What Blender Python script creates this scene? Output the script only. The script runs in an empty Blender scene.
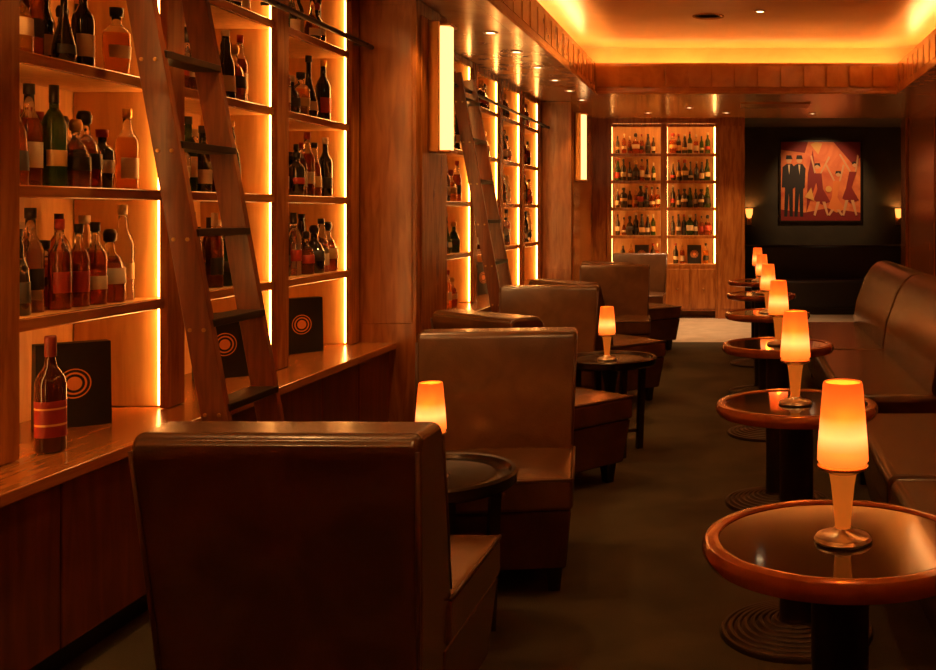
import bpy, bmesh, math, random
from mathutils import Vector, Matrix
random.seed(23)
S = bpy.context.scene
COL = S.collection
S.view_settings.view_transform = 'Standard'

# ------------------------------------------------------------------ materials
def nt(name):
    m = bpy.data.materials.new(name); m.use_nodes = True
    t = m.node_tree; b = t.nodes['Principled BSDF']
    return m, t, b
def plain(name, col, rough=.5, metal=0, trans=0, ior=1.45, emis=None, es=0, coat=0, bump=0, bscale=60, spec=None):
    m, t, b = nt(name)
    b.inputs['Base Color'].default_value = (*col, 1)
    b.inputs['Roughness'].default_value = rough
    b.inputs['Metallic'].default_value = metal
    b.inputs['Transmission Weight'].default_value = trans
    b.inputs['IOR'].default_value = ior
    b.inputs['Coat Weight'].default_value = coat
    if spec is not None: b.inputs['Specular IOR Level'].default_value = spec
    if emis:
        b.inputs['Emission Color'].default_value = (*emis, 1)
        b.inputs['Emission Strength'].default_value = es
    return m
def mottled(name, c1, c2, scale=(1,1,1), nscale=5, rough=.35, coat=0, bump=.0, detail=6, lo=.35, hi=.65, metal=0, fine=0):
    m, t, b = nt(name)
    tc = t.nodes.new('ShaderNodeTexCoord'); mp = t.nodes.new('ShaderNodeMapping')
    mp.inputs['Scale'].default_value = scale
    n = t.nodes.new('ShaderNodeTexNoise'); n.inputs['Scale'].default_value = nscale
    n.inputs['Detail'].default_value = detail; n.inputs['Distortion'].default_value = .6
    r = t.nodes.new('ShaderNodeValToRGB')
    r.color_ramp.elements[0].position = lo; r.color_ramp.elements[0].color = (*c1, 1)
    r.color_ramp.elements[1].position = hi; r.color_ramp.elements[1].color = (*c2, 1)
    t.links.new(tc.outputs['Object'], mp.inputs['Vector'])
    t.links.new(mp.outputs['Vector'], n.inputs['Vector'])
    t.links.new(n.outputs['Fac'], r.inputs['Fac'])
    t.links.new(r.outputs['Color'], b.inputs['Base Color'])
    b.inputs['Roughness'].default_value = rough; b.inputs['Coat Weight'].default_value = coat
    b.inputs['Coat Roughness'].default_value = .15
    b.inputs['Metallic'].default_value = metal
    if bump:
        bp = t.nodes.new('ShaderNodeBump'); bp.inputs['Strength'].default_value = bump; bp.inputs['Distance'].default_value = .01
        src = n
        if fine:
            src = t.nodes.new('ShaderNodeTexNoise'); src.inputs['Scale'].default_value = fine; src.inputs['Detail'].default_value = 3
            t.links.new(tc.outputs['Object'], src.inputs['Vector'])
        t.links.new(src.outputs['Fac'], bp.inputs['Height'])
        t.links.new(bp.outputs['Normal'], b.inputs['Normal'])
    return m
WARM = (1.0, .44, .10)
LAMP = (1.0, .46, .13)
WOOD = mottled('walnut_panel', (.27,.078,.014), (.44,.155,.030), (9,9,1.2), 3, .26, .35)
WOODH = mottled('walnut_horizontal', (.33,.10,.02), (.48,.175,.038), (9,1.2,9), 3, .24, .35)
WOODD = mottled('dark_cabinet_wood', (.10,.022,.007), (.18,.045,.012), (8,8,1.0), 3, .34, .15)
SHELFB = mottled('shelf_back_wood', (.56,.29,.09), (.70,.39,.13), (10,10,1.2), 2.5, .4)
LADW = mottled('ladder_wood', (.15,.036,.010), (.24,.064,.016), (20,20,2), 3, .28, .3)
LEATH = mottled('brown_leather', (.095,.038,.013), (.14,.060,.021), (1,1,1), 6, .27, .25, .12, fine=160)
LEATHD = mottled('dark_leather', (.065,.022,.008), (.10,.036,.012), (1,1,1), 6, .27, .25, .12, fine=160)
PIPE = plain('leather_piping', (.09,.035,.012), .3)
FOOT = plain('ebonised_wood', (.014,.008,.005), .4)
TTOP = plain('smoked_glass_top', (.022,.007,.003), .07, coat=.3)
TRIM = mottled('table_rim_wood', (.32,.075,.018), (.46,.13,.03), (3,3,3), 4, .18, .7)
DMETAL = plain('dark_cast_iron', (.05,.035,.025), .42, metal=.7)
TRAY = plain('dark_tray_metal', (.06,.045,.034), .22, metal=.8)
BRASS = plain('aged_brass', (.55,.28,.08), .3, metal=1)
CHROME = plain('satin_nickel', (.85,.75,.62), .28, metal=.85)
CARPET = mottled('carpet', (.044,.033,.015), (.080,.062,.030), (1,1,1), 2.2, .95, 0, .6, fine=220)
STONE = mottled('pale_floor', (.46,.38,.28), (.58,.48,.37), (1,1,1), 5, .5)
CEIL = mottled('ceiling_lacquer', (.52,.26,.08), (.60,.32,.10), (1,1,1), 2, .30)
SOFF = mottled('soffit_wood', (.44,.18,.045), (.56,.26,.07), (3,3,3), 2, .24, .25)
ALCW = mottled('alcove_dark_wall', (.034,.028,.015), (.050,.040,.021), (1,1,1), 3, .7)
BLACK = plain('black_card', (.010,.008,.007), .5)
LOGO = plain('logo_copper', (.70,.26,.07), .45)
GAMB = plain('amber_whisky', (.85,.38,.05), .04, trans=.85, ior=1.3)
GRED = plain('dark_amber_whisky', (.45,.11,.016), .04, trans=.8, ior=1.3)
GDARK = plain('dark_bottle_glass', (.016,.012,.007), .06, coat=.5)
GGREEN = plain('green_bottle_glass', (.05,.11,.025), .05, trans=.6, ior=1.3)
GCLR = plain('clear_glass', (.95,.92,.82), .02, trans=.95, ior=1.3)
LCRM = plain('label_cream', (.55,.43,.26), .6)
LRED = plain('label_red', (.32,.03,.012), .5)
LBLK = plain('label_black', (.03,.024,.018), .5)
LGLD = plain('label_gold', (.48,.27,.08), .4)
CAPB = plain('cap_black', (.02,.015,.01), .35)
CAPG = plain('cap_gold', (.6,.36,.10), .3, metal=.8)
BOTMATS = [GAMB, GRED, GDARK, GGREEN, GCLR, LCRM, LRED, LBLK, LGLD, CAPB, CAPG]
def emis(name, col, s):
    m, t, b = nt(name)
    b.inputs['Base Color'].default_value = (*col,1)
    b.inputs['Emission Color'].default_value = (*col,1); b.inputs['Emission Strength'].default_value = s
    return m
LED = emis('led_strip_glow', WARM, 28)
COVE = emis('cove_light_glow', (1.0,.50,.16), 55)
SCON = emis('sconce_glass_glow', (1.0,.50,.17), 2.6)
DOWN = emis('downlight_glow', (1.0,.70,.35), 8)
SMALLG = emis('small_sconce_glow', (1.0,.34,.06), 2.2)
def cupmat():
    m, t, b = nt('frosted_amber_glass')
    tc = t.nodes.new('ShaderNodeTexCoord'); sp = t.nodes.new('ShaderNodeSeparateXYZ')
    r = t.nodes.new('ShaderNodeValToRGB')
    e = r.color_ramp.elements
    e[0].position = .135; e[0].color = (.9,.21,.02,1)
    e[1].position = .285; e[1].color = (.50,.11,.012,1)
    k = e.new(.165); k.color = (1.3,.48,.08,1); k = e.new(.19); k.color = (2.2,1.05,.34,1); k = e.new(.225); k.color = (.85,.23,.03,1)
    t.links.new(tc.outputs['Object'], sp.inputs[0])
    t.links.new(sp.outputs['Z'], r.inputs['Fac'])
    t.links.new(r.outputs['Color'], b.inputs['Emission Color'])
    b.inputs['Emission Strength'].default_value = .72
    b.inputs['Base Color'].default_value = (.75,.28,.04,1); b.inputs['Roughness'].default_value = .35
    tr = t.nodes.new('ShaderNodeBsdfTransparent'); tr.inputs[0].default_value = (1,.6,.2,1)
    mx = t.nodes.new('ShaderNodeMixShader'); mx.inputs[0].default_value = .25
    out = t.nodes['Material Output']
    t.links.new(b.outputs[0], mx.inputs[1]); t.links.new(tr.outputs[0], mx.inputs[2]); t.links.new(mx.outputs[0], out.inputs[0])
    return m
CUP = cupmat()
STEM = plain('amber_glass_stem', (.70,.20,.03), .15, emis=(1,.20,.015), es=.38)  # emission paints candle glow into the stem, which holds no flame

# ------------------------------------------------------------------ mesh helpers
def finish(name, bm, mats, parent=None, smooth=False, bevel=0, seg=2, loc=(0,0,0), rot=0):
    bmesh.ops.recalc_face_normals(bm, faces=bm.faces[:])
    me = bpy.data.meshes.new(name); bm.to_mesh(me); bm.free()
    for m in mats: me.materials.append(m)
    if smooth:
        for p in me.polygons: p.use_smooth = True
        try: me.set_sharp_from_angle(angle=math.radians(42))
        except Exception: pass
    o = bpy.data.objects.new(name, me); COL.objects.link(o)
    o.location = loc; o.rotation_euler[2] = rot
    if parent: o.parent = parent
    if bevel:
        b = o.modifiers.new('bevel', 'BEVEL'); b.width = bevel; b.segments = seg
        b.limit_method = 'ANGLE'; b.angle_limit = math.radians(35)
    return o
def box(bm, x0,x1,y0,y1,z0,z1, mi=0):
    vs = [bm.verts.new(p) for p in [(x0,y0,z0),(x1,y0,z0),(x1,y1,z0),(x0,y1,z0),(x0,y0,z1),(x1,y0,z1),(x1,y1,z1),(x0,y1,z1)]]
    for f in [(0,3,2,1),(4,5,6,7),(0,1,5,4),(1,2,6,5),(2,3,7,6),(3,0,4,7)]:
        fc = bm.faces.new([vs[i] for i in f]); fc.material_index = mi
def hexa(bm, pts, mi=0):
    vs = [bm.verts.new(p) for p in pts]
    for f in [(0,3,2,1),(4,5,6,7),(0,1,5,4),(1,2,6,5),(2,3,7,6),(3,0,4,7)]:
        fc = bm.faces.new([vs[i] for i in f]); fc.material_index = mi
def quad(bm, pts, mi=0):
    f = bm.faces.new([bm.verts.new(p) for p in pts]); f.material_index = mi
def lathe(bm, prof, c=(0,0,0), seg=24, mats=0, face_dir=None, label=None, sc=1, rs=1):
    rings = []
    for r,z in prof:
        if r < 1e-6: rings.append([bm.verts.new((c[0],c[1],c[2]+z*sc))])
        else: rings.append([bm.verts.new((c[0]+r*rs*sc*math.cos(2*math.pi*i/seg), c[1]+r*rs*sc*math.sin(2*math.pi*i/seg), c[2]+z*sc)) for i in range(seg)])
    for k in range(len(prof)-1):
        a, b = rings[k], rings[k+1]
        mi = mats if isinstance(mats, int) else mats[k]
        if len(a)==1 and len(b)==1: continue
        for i in range(seg):
            j = (i+1)%seg
            if len(a)==1: f = bm.faces.new([a[0], b[i], b[j]])
            elif len(b)==1: f = bm.faces.new([a[i], a[j], b[0]])
            else: f = bm.faces.new([a[i],a[j],b[j],b[i]])
            m2 = mi
            if label and k in label[0] and face_dir is not None:
                th = 2*math.pi*(i+.5)/seg
                d = math.cos(th-face_dir)
                if d < .15: m2 = label[1]
            f.material_index = m2
            f.smooth = True
def tube(bm, pts, r=.005, seg=8, closed=False, mi=0):
    pts = [Vector(p) for p in pts]; n = len(pts); rings = []
    for i,p in enumerate(pts):
        if closed: d = pts[(i+1)%n]-pts[i-1]
        else: d = pts[min(i+1,n-1)]-pts[max(i-1,0)]
        d.normalize()
        up = Vector((0,0,1)) if abs(d.z) < .9 else Vector((1,0,0))
        u = d.cross(up).normalized(); v = d.cross(u).normalized()
        rings.append([bm.verts.new(p+u*r*math.cos(2*math.pi*k/seg)+v*r*math.sin(2*math.pi*k/seg)) for k in range(seg)])
    for i in range(n if closed else n-1):
        a, b = rings[i], rings[(i+1)%n]
        for k in range(seg):
            f = bm.faces.new([a[k],a[(k+1)%seg],b[(k+1)%seg],b[k]]); f.material_index = mi; f.smooth = True
    if not closed:
        for rg in (rings[0], rings[-1]):
            f = bm.faces.new(rg); f.material_index = mi
def beam(bm, p0, p1, u, v, mi=0):
    p0, p1, u, v = Vector(p0), Vector(p1), Vector(u), Vector(v)
    hexa(bm, [p0-u-v,p0+u-v,p0+u+v,p0-u+v,p1-u-v,p1+u-v,p1+u+v,p1-u+v], mi)
def empty(name, loc=(0,0,0), rot=0):
    e = bpy.data.objects.new(name, None); COL.objects.link(e); e.location = loc; e.rotation_euler[2] = rot
    e.empty_display_size = .1
    return e

# ------------------------------------------------------------------ room shell
ZC, ZU = 2.44, 2.90
ZT = ZC-.002
Y0, YB = -1.4, 12.8
bm = bmesh.new(); box(bm, -2.42,2.6,Y0-.05,10.45,-.08,0); finish('floor', bm, [CARPET])
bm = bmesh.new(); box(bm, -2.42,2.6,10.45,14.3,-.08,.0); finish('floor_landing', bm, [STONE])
TX0, TX1, TY0, TY1 = -1.35, 1.57, -.6, 10.0
bm = bmesh.new()
box(bm, -2.42,TX0,Y0,YB+.0,ZC,ZC+.16,0); box(bm, TX1,2.15,Y0,YB,ZC,ZC+.16,0)
box(bm, TX0,TX1,Y0,TY0,ZC,ZC+.16,0); box(bm, TX0,TX1,TY1,YB,ZC,ZC+.16,0)
t = .025
box(bm, TX0+.001,TX0+t,TY0+.001,TY1-.001,ZC-.001,2.71,2); box(bm, TX1-t,TX1-.001,TY0+.001,TY1-.001,ZC-.001,2.71,2)
box(bm, TX0+t,TX1-t,TY1-t,TY1-.001,ZC-.001,2.71,2); box(bm, TX0+t,TX1-t,TY0+.001,TY0+t,ZC-.001,2.71,2)
y = TY0+.1
while y < TY1-.15:
    for xx,s in ((TX0+t,1),(TX1-t,-1)):
        hexa(bm, [(xx,y,ZC+.05),(xx+s*.006,y,ZC+.05),(xx+s*.002,y+.25,ZC+.05),(xx,y+.25,ZC+.05),(xx,y,2.67),(xx+s*.006,y,2.67),(xx+s*.002,y+.25,2.67),(xx,y+.25,2.67)],2)
    y += .26
n = 13; w_ = (TX1-TX0-2*t-.04)/n
for i in range(n):
    x = TX0+t+.02+i*w_; yy = TY1-t
    hexa(bm, [(x,yy,ZC+.04),(x,yy-.045,ZC+.04),(x+w_-.012,yy-.004,ZC+.04),(x+w_-.012,yy,ZC+.04),(x,yy,2.68),(x,yy-.045,2.68),(x+w_-.012,yy-.004,2.68),(x+w_-.012,yy,2.68)],2)
R = .28
box(bm, TX0-R-.03,TX0-R,TY0-R,TY1+R,ZC+.16,ZU,1); box(bm, TX1+R,TX1+R+.03,TY0-R,TY1+R,ZC+.16,ZU,1)
box(bm, TX0-R,TX1+R,TY1+R,TY1+R+.03,ZC+.16,ZU,1); box(bm, TX0-R,TX1+R,TY0-R-.03,TY0-R,ZC+.16,ZU,1)
box(bm, TX0-R-.03,TX1+R+.03,TY0-R-.03,TY1+R+.03,ZU,ZU+.05,1)
finish('ceiling', bm, [SOFF, CEIL, SOFF])
bm = bmesh.new(); box(bm, -.05,2.55,YB,14.25,ZC,ZC+.05); finish('ceiling_alcove', bm, [ALCW])
bm = bmesh.new(); z = ZC+.19
box(bm, TX0-.12,TX0-.09,TY0,TY1,z,z+.02); box(bm, TX1+.09,TX1+.12,TY0,TY1,z,z+.02)
box(bm, TX0,TX1,TY1+.09,TY1+.12,z,z+.02); box(bm, TX0,TX1,TY0-.12,TY0-.09,z,z+.02)
box(bm, TX0-.13,TX0-.08,TY0,TY1,ZC+.161,z,1); box(bm, TX1+.08,TX1+.13,TY0,TY1,ZC+.161,z,1)
box(bm, TX0,TX1,TY1+.08,TY1+.13,ZC+.161,z,1); box(bm, TX0,TX1,TY0-.13,TY0-.08,ZC+.161,z,1)
finish('cove_light', bm, [COVE, BLACK])
bm = bmesh.new(); q = t+.014
box(bm, TX0-.05,TX0+q,TY0-.05,TY1+.05,ZC-.025,ZC-.0015); box(bm, TX1-q,TX1+.05,TY0-.05,TY1+.05,ZC-.025,ZC-.0015)
box(bm, TX0+q,TX1-q,TY1-q,TY1+.05,ZC-.025,ZC-.0015)
finish('trim_1', bm, [SOFF], bevel=.005)
bm = bmesh.new(); lathe(bm, [(0,0),(.10,0),(.115,-.008),(.13,-.006),(.13,.0)], (-.22,8.6,ZU), 32); finish('ceiling_speaker', bm, [SOFF], smooth=True)
bm = bmesh.new()
for i in range(7): box(bm, .1,.75,11.0+i*.06,11.04+i*.06,ZC-.012,ZC)
box(bm,.06,.1,10.96,11.42,ZC-.015,ZC); box(bm,.75,.79,10.96,11.42,ZC-.015,ZC)
finish('air_vent', bm, [BRASS])

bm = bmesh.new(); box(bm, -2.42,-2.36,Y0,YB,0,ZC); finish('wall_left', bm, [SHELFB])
bm = bmesh.new()
box(bm, 2.1,2.15,Y0,YB,0,ZC)
for i in range(12):
    yy = -1.0+i*1.2
    if yy+.9 < YB: box(bm, 2.085,2.1,yy,yy+1.12,.12,2.3)
finish('wall_right', bm, [WOOD], bevel=.004)
bm = bmesh.new(); box(bm, -2.42,2.15,Y0-.06,Y0,0,ZC); finish('wall_front', bm, [WOOD])
bm = bmesh.new()
box(bm, -2.36,-1.56,YB,YB+.4,0,ZC); box(bm, -.2,-.02,YB,YB+.4,0,ZC); box(bm, -1.56,-.2,YB,YB+.4,2.37,ZC)
box(bm, -1.56,-.2,YB+.34,YB+.4,0,2.37,1)
box(bm, -.21,.12,YB-.06,YB,0,ZC)
box(bm, -.17,.08,YB-.07,YB-.06,.12,2.34)
box(bm, 2.07,2.1,YB-.06,YB+.3,0,ZC)
finish('wall_back', bm, [WOOD, SHELFB], bevel=.004)
bm = bmesh.new()
box(bm, -.05,2.55,14.2,14.25,0,ZC); box(bm, -.05,-.02,YB+.4,14.2,0,ZC); box(bm, 2.5,2.55,YB,14.2,0,ZC); box(bm, 2.15,2.5,YB,YB+.05,0,ZC)
finish('wall_alcove', bm, [ALCW])

# ------------------------------------------------------------------ left built-in shelving
XF, XB, XC = -2.0, -2.358, -1.82
SH = [.99, 1.37, 1.75, 2.13]
def shelving(posts, y0, y1, name):
    bm = bmesh.new()
    for p in posts:
        box(bm, XF-.03, XF, p-.058, p+.058, .602, ZT, 0)
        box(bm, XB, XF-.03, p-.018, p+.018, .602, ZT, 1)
    box(bm, XF-.03, XF-.004, posts[0], posts[-1], 2.39, ZT, 0)
    for a,b in zip(posts[:-1], posts[1:]):
        for z in SH:
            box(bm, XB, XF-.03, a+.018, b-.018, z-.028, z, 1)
            box(bm, XF-.03, XF-.012, a+.058, b-.058, z-.034, z+.002, 2)
    finish(name, bm, [WOOD, SHELFB, WOODH], bevel=.003, seg=1)
    bm = bmesh.new()
    zs = [.61]+[z+.004 for z in SH]; ze = [z-.03 for z in SH]+[2.42]
    for i,p in enumerate(posts):
        for s in (-1,1):
            if (i==0 and s<0) or (i==len(posts)-1 and s>0): continue
            yy = p+s*.030
            for a,b in zip(zs,ze):
                box(bm, XF-.046, XF-.036, yy-.008, yy+.008, a, b)
    finish('led_strip', bm, [LED])
def base_cab(y0, y1, name):
    bm = bmesh.new()
    box(bm, XB, XC+.015, y0, y1, .565, .60, 1)
    box(bm, XB, XC-.04, y0, y1, .09, .565, 0)
    box(bm, XB, XC-.09, y0, y1, 0, .09, 2)
    n = max(1, round((y1-y0)/.44)); w = (y1-y0)/n
    for i in range(n):
        box(bm, XC-.04, XC-.02, y0+i*w+.004, y0+(i+1)*w-.004, .10, .555, 0)
    finish(name, bm, [WOODD, WOODH, FOOT], bevel=.004)
P1 = [1.11, 1.99, 2.88, 3.76, 4.65, 5.535]
P2 = [6.265+i*.914 for i in range(6)]
shelving(P1, 1.05, 5.6, 'built_in_shelving'); shelving(P2, 6.2, 10.9, 'built_in_shelving')
base_cab(1.052, 5.592, 'base_cabinet'); base_cab(6.202, 10.892, 'base_cabinet')
bm = bmesh.new(); box(bm, XB, XF, Y0+.002, 1.05, 0, ZT); finish('wall_panel', bm, [WOOD])
for (a,b) in ((5.6,6.2),(10.9,11.498)):
    bm = bmesh.new()
    box(bm, XB, -1.7, a, b, 0, ZT)
    box(bm, -1.7, -1.690, a+.07, b-.07, .14, 2.36)
    box(bm, XB+.36, -1.72, a-.006, a, .7, 2.40)
    box(bm, -1.7, -1.68, a, b, 0, .12)
    finish('pilaster', bm, [WOOD], bevel=.004)
bm = bmesh.new(); box(bm, XB, -1.74, 11.5, YB-.002, 0, ZT); finish('wall_panel', bm, [WOOD])

for a,b in ((1.1,5.58),(6.22,10.88)):
    bm = bmesh.new()
    tube(bm, [(-1.93,a,2.17),(-1.93,b,2.17)], .013, 10)
    n = 4 if b<6 else 5
    for i in range(n+1):
        y = a+.1+(b-a-.2)*i/n
        tube(bm, [(-1.93,y,2.17),(-1.975,y,2.17),(-1.99,y,2.17)], .008, 8)
        lathe(bm, [(0,0),(.02,0),(.02,.01),(0,.01)], (-1.93,y,2.165), 10)
    finish('ladder_rail', bm, [DMETAL], smooth=True)

def ladder(y0, y1):
    bm = bmesh.new()
    bot = Vector((-1.545, 0, .03)); top = Vector((-1.945, 0, 2.26))
    d = (top-bot).normalized(); perp = Vector((d.z, 0, -d.x))
    for y in (y0, y1):
        o = Vector((0,y,0))
        beam(bm, bot+o, top+o, perp*.042, Vector((0,.015,0)), 0)
    zr = [.10,.385,.67,.94,1.228,1.51,1.80,2.08]
    for z in zr:
        c = bot + d*((z-bot.z)/d.z)
        beam(bm, c+Vector((0,y0,0)), c+Vector((0,y1,0)), Vector((.048,0,0)), Vector((0,0,.012)), 1)
        for y,s in ((y0,-1),(y1,1)):
            for k in (-.022,.022):
                c2 = c+Vector((k,y+s*.015,-.02))
                tube(bm, [c2, c2+Vector((0,s*.006,0))], .007, 8, mi=2)
    for y in (y0,y1):
        tube(bm, [(-1.545,y-.012,.03),(-1.545,y+.012,.03)], .03, 16, mi=1)
        hk = top+Vector((0,y,-.05))
        tube(bm, [hk+Vector((.03,0,-.1)), hk+Vector((.02,0,.0)), (-1.93,y,2.20),(-1.955,y,2.18),(-1.953,y,2.15)], .007, 8, mi=2)
    finish('library_ladder', bm, [LADW, FOOT, BRASS], bevel=.002, seg=1)
ladder(3.35, 3.71); ladder(7.3, 7.68)

# ------------------------------------------------------------------ bottles
A,RD,DK,GR,CL,LC,LR,LB,LG,CB,CG = range(11)
def bottle(bm, c, face, kind=None, body=None, seg=16, h=None, maxh=None, rsc=None):
    kind = kind if kind is not None else random.choice([0,0,1,1,2,2,3,3,4,5,6])
    body = body if body is not None else random.choice([A,A,RD,RD,RD,DK,DK,DK,GR,CL])
    lab = random.choice([LC,LC,LC,LB,LB,LR,LG]); cap = random.choice([CB,CB,CB,CG,LC,LR])
    if kind==0:
        pr=[(0,0),(.036,0),(.038,.006),(.038,.035),(.0385,.036),(.0385,.125),(.038,.126),(.038,.170),(.034,.188),(.022,.205),(.0145,.222),(.0135,.262),(.0165,.263),(.0165,.295),(0,.295)]
        caps=[11,12,13]; air=[8,9,10]
    elif kind==1:
        pr=[(0,0),(.034,0),(.036,.006),(.036,.05),(.0365,.051),(.0365,.15),(.036,.151),(.036,.185),(.028,.21),(.015,.235),(.013,.285),(.016,.286),(.016,.318),(0,.318)]
        caps=[10,11,12]; air=[8,9]
    elif kind==2:
        pr=[(0,0),(.046,0),(.05,.008),(.051,.06),(.0515,.061),(.050,.115),(.048,.116),(.034,.145),(.017,.165),(.015,.20),(.021,.203),(.023,.225),(.017,.24),(0,.243)]
        caps=[9,10,11,12]; air=[7,8]
    elif kind==3:
        pr=[(0,0),(.040,0),(.042,.006),(.042,.03),(.0425,.031),(.041,.12),(.040,.121),(.036,.155),(.026,.18),(.020,.20),(.022,.225),(.016,.245),(.0155,.26),(.018,.261),(.018,.285),(0,.285)]
        caps=[12,13,14]; air=[8,9,10,11]
    elif kind==4:
        pr=[(0,0),(.036,0),(.038,.006),(.038,.05),(.0385,.051),(.0385,.135),(.038,.136),(.038,.19),(.030,.215),(.016,.24),(.014,.24),(.014,.26),(.015,.261),(.015,.315),(0,.315)]
        caps=[11,12,13]; air=[9,10]
    elif kind==5:   # pear-shaped cognac bottle, long neck
        pr=[(0,0),(.030,0),(.040,.010),(.047,.045),(.0475,.046),(.044,.09),(.0435,.091),(.030,.135),(.018,.17),(.013,.20),(.0125,.27),(.017,.271),(.017,.30),(0,.30)]
        caps=[10,11,12]; air=[8,9]
    else:           # wide shoulders, short body, stopper
        pr=[(0,0),(.036,0),(.040,.006),(.044,.05),(.0445,.051),(.047,.12),(.0465,.121),(.046,.150),(.030,.170),(.016,.18),(.016,.205),(.022,.206),(.024,.235),(0,.238)]
        caps=[10,11,12]; air=[7,8,9]
    labs=[4]; rnd = kind not in (2,5)
    d0=random.uniform(0,.025) if rnd else 0; d1=random.uniform(0,.028) if rnd else random.uniform(0,.01)
    for i in (3,4): pr[i]=(pr[i][0],pr[i][1]+d0)
    for i in (5,6): pr[i]=(pr[i][0],pr[i][1]-d1)
    if body not in (A,RD): air=[]
    ms=[]
    for k in range(len(pr)-1):
        ms.append(lab if k in labs else cap if k in caps else CL if k in air else body)
    sc = h/pr[-1][1] if h else random.uniform(.82,1.08)
    if maxh: sc = min(sc, maxh/pr[-1][1])
    lathe(bm, pr, c, seg, ms, face_dir=face, label=(labs, body), sc=sc, rs=rsc or random.uniform(.88,1.03))
def fill_bays(posts, density, name='liquor_bottles'):
    for bi,(a,b) in enumerate(zip(posts[:-1], posts[1:])):
        bm = bmesh.new()
        for z in SH:
            mh = .255 if z > 2 else .33
            y = a+.12
            while y < b-.09:
                if random.random() < density:
                    bottle(bm, (random.uniform(-2.14,-2.10), y+random.uniform(-.004,.004), z+.0005), 0, maxh=mh)
                y += random.uniform(.082,.104)
            y = a+.085
            while y < b-.07:
                if random.random() < density*.9:
                    bottle(bm, (random.uniform(-2.25,-2.235), y, z+.0005), 0, maxh=mh)
                y += random.uniform(.095,.12)
        if posts is P2 and bi%2==1:
            for k in range(3): bottle(bm, (-2.08, a+.3+k*.12, .6015), 0)
        finish(name, bm, BOTMATS, smooth=False)
fill_bays(P1, .96); fill_bays(P2, .96)
# near bottle standing on the counter
DR = plain('dark_red_glass',(.055,.012,.005),.06,coat=.5)
DL = plain('crimson_label',(.26,.018,.010),.5); GT = plain('gold_print',(.65,.36,.10),.4); CR = plain('capsule_red',(.22,.03,.012),.4)
bm = bmesh.new()
pr=[(0,0),(.036,0),(.040,.008),(.040,.045),(.0405,.046),(.0405,.078),(.0405,.084),(.0405,.125),(.0405,.130),(.0405,.150),(.040,.151),(.040,.195),(.037,.212),(.028,.230),(.017,.246),(.014,.262),(.0135,.275),(.0155,.276),(.0155,.33),(.014,.336),(0,.336)]
lathe(bm, pr, (-1.985,3.045,.6005), 32, [0,0,0,0,1,2,1,2,1,0,0,0,0,0,0,0,3,3,3,3])
finish('whiskey_bottle', bm, [DR, DL, GT, CR])
def gift_bag(x,y,rot,w=.21,h=.27,dp=.09, z=.6003):
    bm = bmesh.new()
    hexa(bm, [(-w/2,-dp/2,0),(w/2,-dp/2,0),(w/2,dp/2,0),(-w/2,dp/2,0),(-w/2,-.03,h),(w/2,-.03,h),(w/2,.03,h),(-w/2,.03,h)],0)
    def f(u,v):
        k=v/h; return (u, -dp/2+(dp/2-.03)*k-.0012, v)
    n=28; cz=h*.52
    for (r0,r1) in ((.044,.048),(.030,.036),(.0,.022)):
        for i in range(n):
            a0,a1=2*math.pi*i/n,2*math.pi*(i+1)/n
            pts=[f(r1*math.cos(a0),cz+r1*math.sin(a0)),f(r1*math.cos(a1),cz+r1*math.sin(a1)),f(r0*math.cos(a1),cz+r0*math.sin(a1)),f(r0*math.cos(a0),cz+r0*math.sin(a0))]
            if r0==0: pts=pts[:3]
            quad(bm, pts, 1)
    finish('gift_bag', bm, [BLACK, LOGO], loc=(x,y,z), rot=rot)
for p,q in ((3.42,.75),(4.42,.75),(5.2,.75),(2.4,1.1),(7.0,1.0),(8.9,1.0)):
    gift_bag(-2.16, p, q)

# ------------------------------------------------------------------ back shelving
bm = bmesh.new()
for a,b in ((-1.56,-1.50),(-.905,-.825),(-.24,-.212)):
    box(bm, a,b,YB-.02,YB+.01,.0,2.37,0)
for a,b in ((-1.56,-1.53),(-.88,-.85),(-.235,-.2)): box(bm, a,b,YB+.01,YB+.338,.0,2.368,1)
BS = [.66,1.01,1.35,1.68,2.01]
for z in BS:
    box(bm, -1.53,-.235,YB+.01,YB+.338,z-.03,z,1)
    for a,b in ((-1.5,-.905),(-.825,-.24)): box(bm, a,b,YB-.012,YB+.01,z-.036,z,0)
box(bm, -1.53,-.235,YB-.01,YB+.3,.09,.63,0)
for k in range(4):
    a=-1.5+k*.318; a+= .02 if k>1 else 0
    box(bm, a,a+.285,YB-.03,YB-.01,.12,.60,0); lathe(bm,[(0,0),(.012,0),(.012,.02),(0,.02)],(a+.14,YB-.035,.35),10,2)
box(bm, -1.56,-.212,YB-.01,YB,2.33,2.368,0)
finish('back_bar_shelving', bm, [WOOD, SHELFB, BRASS], bevel=.003, seg=1)
bm = bmesh.new()
zs=[.67]+[z+.004 for z in BS[1:]]; ze=[z-.04 for z in BS[1:]]+[2.34]
for a,b in zip(zs,ze):
    for x in (-1.508,-.897,-.833,-.247): box(bm, x-.008,x+.008,YB+.016,YB+.026,a,b)
for a,b in ((-1.5,-.905),(-.825,-.24)): box(bm, a,b,YB+.014,YB+.022,2.342,2.350)
finish('led_strip', bm, [LED])
bm = bmesh.new()
for z in BS[1:]:
    for a,b in ((-1.5,-.9),(-.82,-.25)):
        x = a+.055
        while x < b-.04:
            bottle(bm, (x, YB+.14+random.uniform(-.02,.02), z+.0005), -math.pi/2, body=random.choice([RD,DK,DK,DK,GR,RD]), seg=10, h=random.uniform(.22,.28), rsc=.95)
            x += random.uniform(.064,.078)
for x in (-1.38,-1.28,-1.01,-.96,-.73,-.65,-.36): bottle(bm, (x,YB+.13,.6605), -math.pi/2, kind=0, seg=10, h=.25)
finish('liquor_bottles', bm, BOTMATS)
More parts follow.
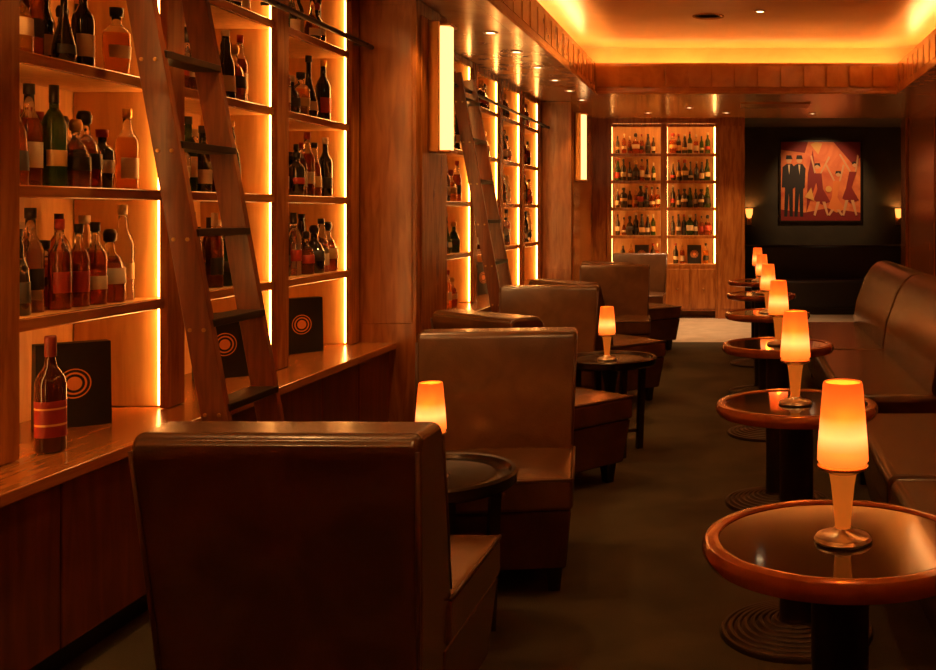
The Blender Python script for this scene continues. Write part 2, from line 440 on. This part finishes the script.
gift_bag(-1.145, YB+.12, 0, z=.6603, w=.17, h=.23); gift_bag(-.5, YB+.12, 0, z=.6603, w=.17, h=.23)

# ------------------------------------------------------------------ sconces
for y in (5.9, 11.2):
    e = empty('wall_sconce', (-1.688,y,1.985))
    bm = bmesh.new(); box(bm, 0,.03,-.10,.09,-.36,.36); box(bm,.03,.11,-.075,.075,.345,.36); box(bm,.03,.11,-.075,.075,-.36,-.345)
    box(bm, .0,.06,-.125,-.10,-.36,.36)
    finish('backplate', bm, [BRASS], parent=e, bevel=.004)
    bm = bmesh.new()
    n=14; prof=[(.03+.075*math.sin(math.pi*i/n), -.065*math.cos(math.pi*i/n)) for i in range(n+1)]
    lo=[bm.verts.new((a,b,-.345)) for a,b in prof]; hi=[bm.verts.new((a,b,.345)) for a,b in prof]
    for i in range(n):
        f=bm.faces.new([lo[i],lo[i+1],hi[i+1],hi[i]]); f.smooth=True
    bm.faces.new(lo); bm.faces.new(hi)
    finish('glass_diffuser', bm, [SCON], parent=e)
for x in (.19,2.20):
    e = empty('candle_sconce', (x,14.2,1.22))
    bm = bmesh.new(); lathe(bm,[(0,-.01),(.03,0),(.045,.05),(.05,.12),(.047,.12),(.04,.05),(0,.01)],(0,-.09,0),16); finish('glass_shade', bm,[SMALLG],parent=e)
    bm = bmesh.new(); box(bm,-.03,.03,-.015,0,-.1,.06); tube(bm,[(0,-.01,-.05),(0,-.06,-.06),(0,-.09,-.01)],.008,8); finish('bracket', bm,[BRASS],parent=e)
    l = bpy.data.lights.new('flame_light','POINT'); l.energy=3; l.shadow_soft_size=.015; l.color=(1,.42,.10)
    o = bpy.data.objects.new('flame_light', l); COL.objects.link(o); o.location=(0,-.09,.10); o.parent=e

def spot(x,y,z,w,ang=70,r=.03,col=LAMP,aim=None):
    l = bpy.data.lights.new('downlight_or_fill_lamp','SPOT'); l.energy=w; l.spot_size=math.radians(ang); l.spot_blend=.6
    l.shadow_soft_size=r; l.color=col
    o = bpy.data.objects.new('downlight_or_fill_lamp', l); COL.objects.link(o); o.location=(x,y,z)
    if aim: o.rotation_euler=(Vector(aim)-Vector((x,y,z))).to_track_quat('-Z','Y').to_euler()
    return o
dl = [(-1.56,y) for y in (2.2,3.4,4.6,5.5,6.7,7.5,8.3,9.1,9.9,10.7)]
bm = bmesh.new()
for x,y in dl:
    lathe(bm, [(0,-.003),(.028,-.003)], (x,y,ZC), 16, 0); lathe(bm, [(.028,-.004),(.045,-.008),(.05,0)], (x,y,ZC), 20, 1)
    spot(x,y,ZC-.03, 30, 80)
fx = [(-.5,11.5),(-1.0,12.1),(-.1,12.1),(.9,12.2)]
for x,y in fx:
    lathe(bm, [(0,-.003),(.028,-.003)], (x,y,ZC), 16, 0); lathe(bm, [(.028,-.004),(.045,-.008),(.05,0)], (x,y,ZC), 20, 1)
    spot(x,y,ZC-.03, 95 if x<.5 else 15, 80, col=(1,.55,.24))
finish('added_fill_downlight', bm, [DOWN, BRASS])
fill_spots = [(-.75,.6,4),(-.75,3.0,26),(.6,2.4,20),(-.75,5.6,26),(.6,5.4,24),(.2,8.4,26)]  # ceiling spots and their rims, added as fill over tables and chairs
bm = bmesh.new()
for x,y,pw in fill_spots:
    lathe(bm, [(0,-.003),(.028,-.003)], (x,y,ZU), 16, 0); lathe(bm, [(.028,-.004),(.045,-.008),(.05,0)], (x,y,ZU), 20, 1)
    spot(x,y,ZU-.03, pw, 85, .05)
finish('added_fill_downlight', bm, [DOWN, BRASS])

# ------------------------------------------------------------------ painting
def painting():
    x0,x1,z0,z1 = .62,1.69,1.18,2.24; W=x1-x0; H=z1-z0
    e = empty('painting', (x0,14.2,z0))
    CANV = mottled('painted_canvas', (.62,.09,.03), (.95,.30,.08), (1,1,1), 4, .6, lo=.3, hi=.7)
    bm = bmesh.new(); box(bm, 0,W,-.04,0,0,H,0); finish('canvas', bm, [CANV], parent=e)
    cols = {'k':plain('paint_black',(.02,.015,.015),.6),'y':plain('paint_ochre',(.80,.42,.10),.6),'r':plain('paint_crimson',(.26,.02,.015),.6),'s':plain('paint_skin',(.75,.40,.18),.6),'w':plain('paint_cream',(.8,.60,.35),.6),'o':plain('paint_orange',(.85,.24,.05),.6)}
    keys=list(cols)
    bm = bmesh.new(); lay=[0]
    def poly(k, pts):
        lay[0]+=1; yy=-.0405-.0004*lay[0]
        vs=[bm.verts.new((u*W,yy,v*H)) for u,v in pts]; f=bm.faces.new(vs); f.material_index=keys.index(k)
    def circ(k,u,v,r): poly(k,[(u+r*math.cos(a*math.pi/8), v+r*math.sin(a*math.pi/8)) for a in range(16)])
    poly('r',[(0,.0),(1,.0),(1,.1),(.6,.16),(.3,.1),(0,.14)])
    poly('r',[(0,.9),(.3,.86),(.34,1),(0,1)])
    poly('y',[(.37,.97),(.47,.84),(.52,.98),(.44,1)]); poly('r',[(.66,1),(.9,.72),(1,.8),(1,1)])
    poly('r',[(.32,.1),(.45,.5),(.4,.9),(.34,.6)])
    for u in (.10,.23):
        poly('k',[(u-.08,.68),(u-.03,.72),(u+.04,.72),(u+.08,.66),(u+.07,.42),(u+.05,.40),(u+.05,.05),(u+.01,.05),(u,.35),(u-.02,.05),(u-.06,.05),(u-.05,.42),(u-.09,.42)])
        circ('s',u,.765,.035); poly('w',[(u-.012,.71),(u+.014,.71),(u+.004,.58)]); poly('k',[(u-.04,.78),(u+.045,.78),(u+.03,.83),(u-.03,.83)])
    for u,dr,h,ln in ((.50,'r',.60,-.03),(.68,'o',.50,.03),(.86,'r',.62,.05)):
        poly(dr,[(u-.05+ln,h),(u+.04+ln,h),(u+.03,h-.2),(u+.12,h-.36),(u+.02,h-.40),(u-.09,h-.34),(u-.04,h-.2)])
        circ('s',u+ln*1.4,h+.09,.032); poly('k',[(u-.04+ln*1.4,h+.09),(u-.03+ln*1.4,h+.13),(u+.03+ln*1.4,h+.13),(u+.04+ln*1.4,h+.08),(u+ln*1.4,h+.11)])
        poly('s',[(u-.05+ln,h),(u-.13,h+.22),(u-.11,h+.23),(u-.03+ln,h+.01)]); poly('s',[(u+.04+ln,h),(u+.12,h+.20),(u+.10,h+.22),(u+.02+ln,h)])
        poly('s',[(u-.05,h-.36),(u-.09,.07),(u-.065,.06),(u-.01,h-.36)]); poly('s',[(u+.02,h-.36),(u+.08,.06),(u+.10,.07),(u+.06,h-.36)])
    circ('y',.60,.40,.04); poly('y',[(.3,.3),(.42,.25),(.38,.42)])
    finish('painted_figures', bm, [cols[k] for k in keys], parent=e)
    bm = bmesh.new()
    for a in ((-.02,0,-.02,H+.02),(W,W+.02,-.02,H+.02)):
        box(bm,a[0],a[1],-.05,0,a[2],a[3])
    box(bm,0,W,-.05,0,-.02,0); box(bm,0,W,-.05,0,H,H+.02)
    finish('frame', bm, [FOOT], parent=e)
painting()
spot(1.15,12.95,2.40, 62, 62, .03, (1,.55,.25), aim=(1.15,14.2,1.55))

# ------------------------------------------------------------------ lounge chairs
def make_chair_meshes():
    M = {}
    bm = bmesh.new()
    pr = [(-.265,.10),(-.30,.42),(-.36,.80),(-.345,.835),(-.20,.835),(-.18,.81),(-.12,.60),(-.06,.40),(-.05,.12)]
    hw = lambda z: .275+.028*min(1,max(0,(z-.1)/.7))
    L=[bm.verts.new((-hw(z),y,z)) for y,z in pr]; Rr=[bm.verts.new((hw(z),y,z)) for y,z in pr]
    n=len(pr)
    bm.faces.new(L); bm.faces.new(Rr[::-1])
    for i in range(n): bm.faces.new([L[i],L[(i+1)%n],Rr[(i+1)%n],Rr[i]])
    M['seat_back']=(bm,[LEATH],.022)
    bm = bmesh.new()
    nx,ny=8,8; grid=[]
    for j in range(ny+1):
        row=[]
        for i in range(nx+1):
            u=i/nx*2-1; v=j/ny*2-1
            row.append(bm.verts.new((u*.295, .135+v*.245, .405+.022*(1-u**4)*(1-v**4))))
        grid.append(row)
    for j in range(ny):
        for i in range(nx): bm.faces.new([grid[j][i],grid[j][i+1],grid[j+1][i+1],grid[j+1][i]])
    ring=[grid[0][i] for i in range(nx+1)]+[grid[j][nx] for j in range(1,ny+1)]+[grid[ny][i] for i in range(nx-1,-1,-1)]+[grid[j][0] for j in range(ny-1,0,-1)]
    low=[bm.verts.new((v.co.x,v.co.y,.295)) for v in ring]
    for i in range(len(ring)): bm.faces.new([ring[i],ring[(i+1)%len(ring)],low[(i+1)%len(ring)],low[i]])
    bm.faces.new(low)
    M['seat_cushion']=(bm,[LEATH],.018)
    bm = bmesh.new()
    hexa(bm,[(-.27,-.12,.09),(.27,-.12,.09),(.27,.335,.09),(-.27,.335,.09),(-.288,-.12,.294),(.288,-.12,.294),(.288,.37,.294),(-.288,.37,.294)])
    M['seat_base']=(bm,[LEATHD],.01)
    bm = bmesh.new()
    for x,y in ((-.23,-.20),(.23,-.20),(-.23,.27),(.23,.27)):
        hexa(bm,[(x-.02,y-.02,0),(x+.02,y-.02,0),(x+.02,y+.02,0),(x-.02,y+.02,0),(x-.03,y-.03,.102),(x+.03,y-.03,.102),(x+.03,y+.03,.102),(x-.03,y+.03,.102)])
    M['legs']=(bm,[FOOT],.003)
    bm = bmesh.new()
    for s in (-1,1):
        tube(bm,[(s*(hw(z)-.005),y,z) for y,z in [(-.262,.12),(-.30,.42),(-.356,.80)]],.005)
        tube(bm,[(s*(hw(z)-.004),y,z) for y,z in [(-.184,.80),(-.124,.60),(-.072,.42)]],.005)
        tube(bm,[(s*.293,-.1,.404),(s*.293,.372,.404)],.005)
    tube(bm,[(-.293,.377,.40),(.293,.377,.40)],.005)
    M['piping']=(bm,[PIPE],0)
    out={}
    for k,(b,m,bv) in M.items():
        bmesh.ops.recalc_face_normals(b, faces=b.faces[:])
        me=bpy.data.meshes.new(k); b.to_mesh(me); b.free()
        for mm in m: me.materials.append(mm)
        for p in me.polygons: p.use_smooth=True
        out[k]=(me,bv)
    return out
CH = make_chair_meshes()
def chair(x,y,a):
    e = empty('lounge_chair',(x,y,0),math.radians(a))
    for k,(me,bv) in CH.items():
        o=bpy.data.objects.new(k,me); COL.objects.link(o); o.parent=e
        if bv:
            b=o.modifiers.new('bevel','BEVEL'); b.width=bv; b.segments=4; b.limit_method='ANGLE'; b.angle_limit=math.radians(30); b.harden_normals=True
for c in ((-.945,2.52,-1),(-.885,3.84,188),(-.96,4.98,-40),(-1.13,6.30,186),(-.95,7.2,-46),(-1.02,8.9,186),(-.98,9.85,-46),(-1.06,11.5,180)):
    chair(*c)

# ------------------------------------------------------------------ tables + candles
def candle(x,y,z):
    e = empty('candle_lamp',(x,y,z))
    bm = bmesh.new(); lathe(bm,[(0,0),(.050,0),(.052,.004),(.048,.010),(.022,.016),(.016,.024),(0,.024)],seg=32); finish('base',bm,[CHROME],parent=e,smooth=True)
    bm = bmesh.new(); lathe(bm,[(0,.022),(.014,.022),(.016,.05),(.021,.10),(.026,.128),(0,.128)],seg=24); lathe(bm,[(.026,.122),(.030,.124),(.046,.132),(.046,.136),(.026,.136)],seg=32,mats=1); finish('stem',bm,[STEM,CHROME],parent=e,smooth=True)
    bm = bmesh.new(); lathe(bm,[(0,.137),(.040,.137),(.046,.145),(.045,.17),(.036,.28),(.034,.285),(.031,.283),(.040,.17),(.038,.15),(0,.15)],seg=32); finish('glass_cup',bm,[CUP],parent=e,smooth=True)
    l = bpy.data.lights.new('flame_light','POINT'); l.energy=4.5; l.shadow_soft_size=.014; l.color=(1,.42,.10)
    o = bpy.data.objects.new('flame_light', l); COL.objects.link(o); o.location=(0,0,.20); o.parent=e
def cocktail_table(x,y,h=.71,r=.25):
    e = empty('cocktail_table',(x,y,0))
    bm = bmesh.new()
    lathe(bm,[(0,h-.042),(r-.03,h-.042),(r-.008,h-.036),(r,h-.022),(r,h-.012),(r-.006,h-.002),(r-.016,h+.001),(r-.030,h-.001),(r-.031,h-.004),(0,h-.004)],seg=72,mats=[2,0,0,0,0,0,0,0,1]); finish('top',bm,[TRIM,TTOP,WOODD],parent=e,smooth=True)
    bm = bmesh.new(); lathe(bm,[(0,.05),(.052,.05),(.052,h-.06),(.10,h-.05),(.10,h-.042),(0,h-.042)],seg=32); finish('column',bm,[FOOT],parent=e,smooth=True)
    bm = bmesh.new(); pr=[(0,0),(.235,0)]
    k=8
    for i in range(k):
        r0=.235-i*.023; z0=.010+i*.0045
        pr += [(r0,z0),(r0-.004,z0+.006),(r0-.013,z0+.006),(r0-.018,z0+.001)]
    pr += [(.052,.055),(0,.055)]
    lathe(bm,pr,seg=56); finish('base',bm,[DMETAL],parent=e,smooth=True)
for i,y in enumerate((1.90,3.24,4.68,6.14,7.55,8.96)):
    cocktail_table(.19,y); candle(.193 if i!=1 else .185,y-.02,.7065)
def side_table(x,y,h=.50,r=.248):
    e = empty('side_table',(x,y,0))
    bm = bmesh.new(); lathe(bm,[(0,h-.03),(r-.01,h-.03),(r,h-.022),(r+.004,h+.008),(r-.004,h+.014),(r-.016,h+.012),(r-.024,h),(r-.06,h-.001),(r-.065,h+.002),(r-.075,h),(0,h)],seg=64); finish('top',bm,[TRAY],parent=e,smooth=True)
    bm = bmesh.new(); lathe(bm,[(0,.02),(.03,.02),(.025,.1),(.035,.2),(.024,.3),(.05,h-.05),(.10,h-.03),(0,h-.03)],seg=24)
    for k in range(4):
        a=k*math.pi/2+.5; c,s=math.cos(a),math.sin(a)
        beam(bm,(c*.17,s*.17,0),(c*.19,s*.19,h-.03),(.016*-s,.016*c,0),(.016*c,.016*s,0))
        tube(bm,[(0,0,.10),(c*.175,s*.175,.10)],.010,8)
    finish('legs',bm,[FOOT],parent=e)
side_table(-.91,3.17); candle(-.91,3.14,.5005)
side_table(-.675,5.68); candle(-.69,5.66,.5005)

# ------------------------------------------------------------------ banquette sofas on the right
def sofa(y0,y1,n,name='banquette_sofa'):
    e = empty(name,(0,y0,0)); L=y1-y0; w=L/n
    bm = bmesh.new(); hexa(bm,[(.58,.03,.06),(1.30,.03,.06),(1.30,L-.03,.06),(.58,L-.03,.06),(.53,.01,.28),(1.32,.01,.28),(1.32,L-.01,.28),(.53,L-.01,.28)])
    finish('base',bm,[LEATHD],parent=e,bevel=.01)
    bm = bmesh.new()
    for k in range(n):
        a=k*w+.006; b=(k+1)*w-.006
        box(bm,.50,1.05,a,b,.281,.43)
    finish('seat_cushions',bm,[LEATHD],parent=e,bevel=.035,seg=4,smooth=True)
    bm = bmesh.new()
    for k in range(n):
        a=k*w+.006; b=(k+1)*w-.006
        pr=[(1.00,.29),(.93,.45),(.955,.60),(1.02,.78),(1.07,.86),(1.12,.90),(1.18,.915),(1.25,.90),(1.30,.84),(1.32,.70),(1.32,.29)]
        A1=[bm.verts.new((x,a,z)) for x,z in pr]; B1=[bm.verts.new((x,b,z)) for x,z in pr]; m=len(pr)
        bm.faces.new(A1); bm.faces.new(B1[::-1])
        for i in range(m): bm.faces.new([A1[i],A1[(i+1)%m],B1[(i+1)%m],B1[i]])
    finish('back_cushions',bm,[LEATHD],parent=e,bevel=.03,seg=4,smooth=True)
    bm = bmesh.new()
    for x in (.62,1.26):
        for y in (.06,L-.06):
            box(bm,x-.025,x+.025,y-.025,y+.025,0,.062)
    finish('feet',bm,[FOOT],parent=e)
sofa(2.3,4.55,2); sofa(4.95,8.3,2)
e = empty('alcove_bench',(0,0,0))
bm = bmesh.new(); box(bm,.10,2.45,13.2,13.75,.08,.43); finish('seat',bm,[BLACK],parent=e,bevel=.03,seg=3,smooth=True)
bm = bmesh.new(); box(bm,.10,2.45,13.75,13.98,.08,.86); finish('seat_back',bm,[BLACK],parent=e,bevel=.04,seg=3,smooth=True)
bm = bmesh.new(); box(bm,.15,2.4,13.25,13.9,0,.08); finish('plinth',bm,[BLACK],parent=e)

# ------------------------------------------------------------------ world + camera
w = bpy.data.worlds.new('world'); S.world = w; w.use_nodes = True
w.node_tree.nodes['Background'].inputs[0].default_value = (.02,.009,.004,1)
w.node_tree.nodes['Background'].inputs[1].default_value = 1
cam = bpy.data.cameras.new('camera'); co = bpy.data.objects.new('camera', cam); COL.objects.link(co)
co.location = (0,0,1.295); co.rotation_euler = (math.radians(90),0,0)
cam.sensor_width = 36; cam.lens = 1050/936*36
cam.shift_x = -(735-468)/936; cam.shift_y = -(335-212)/936
cam.clip_start = .05
S.camera = co
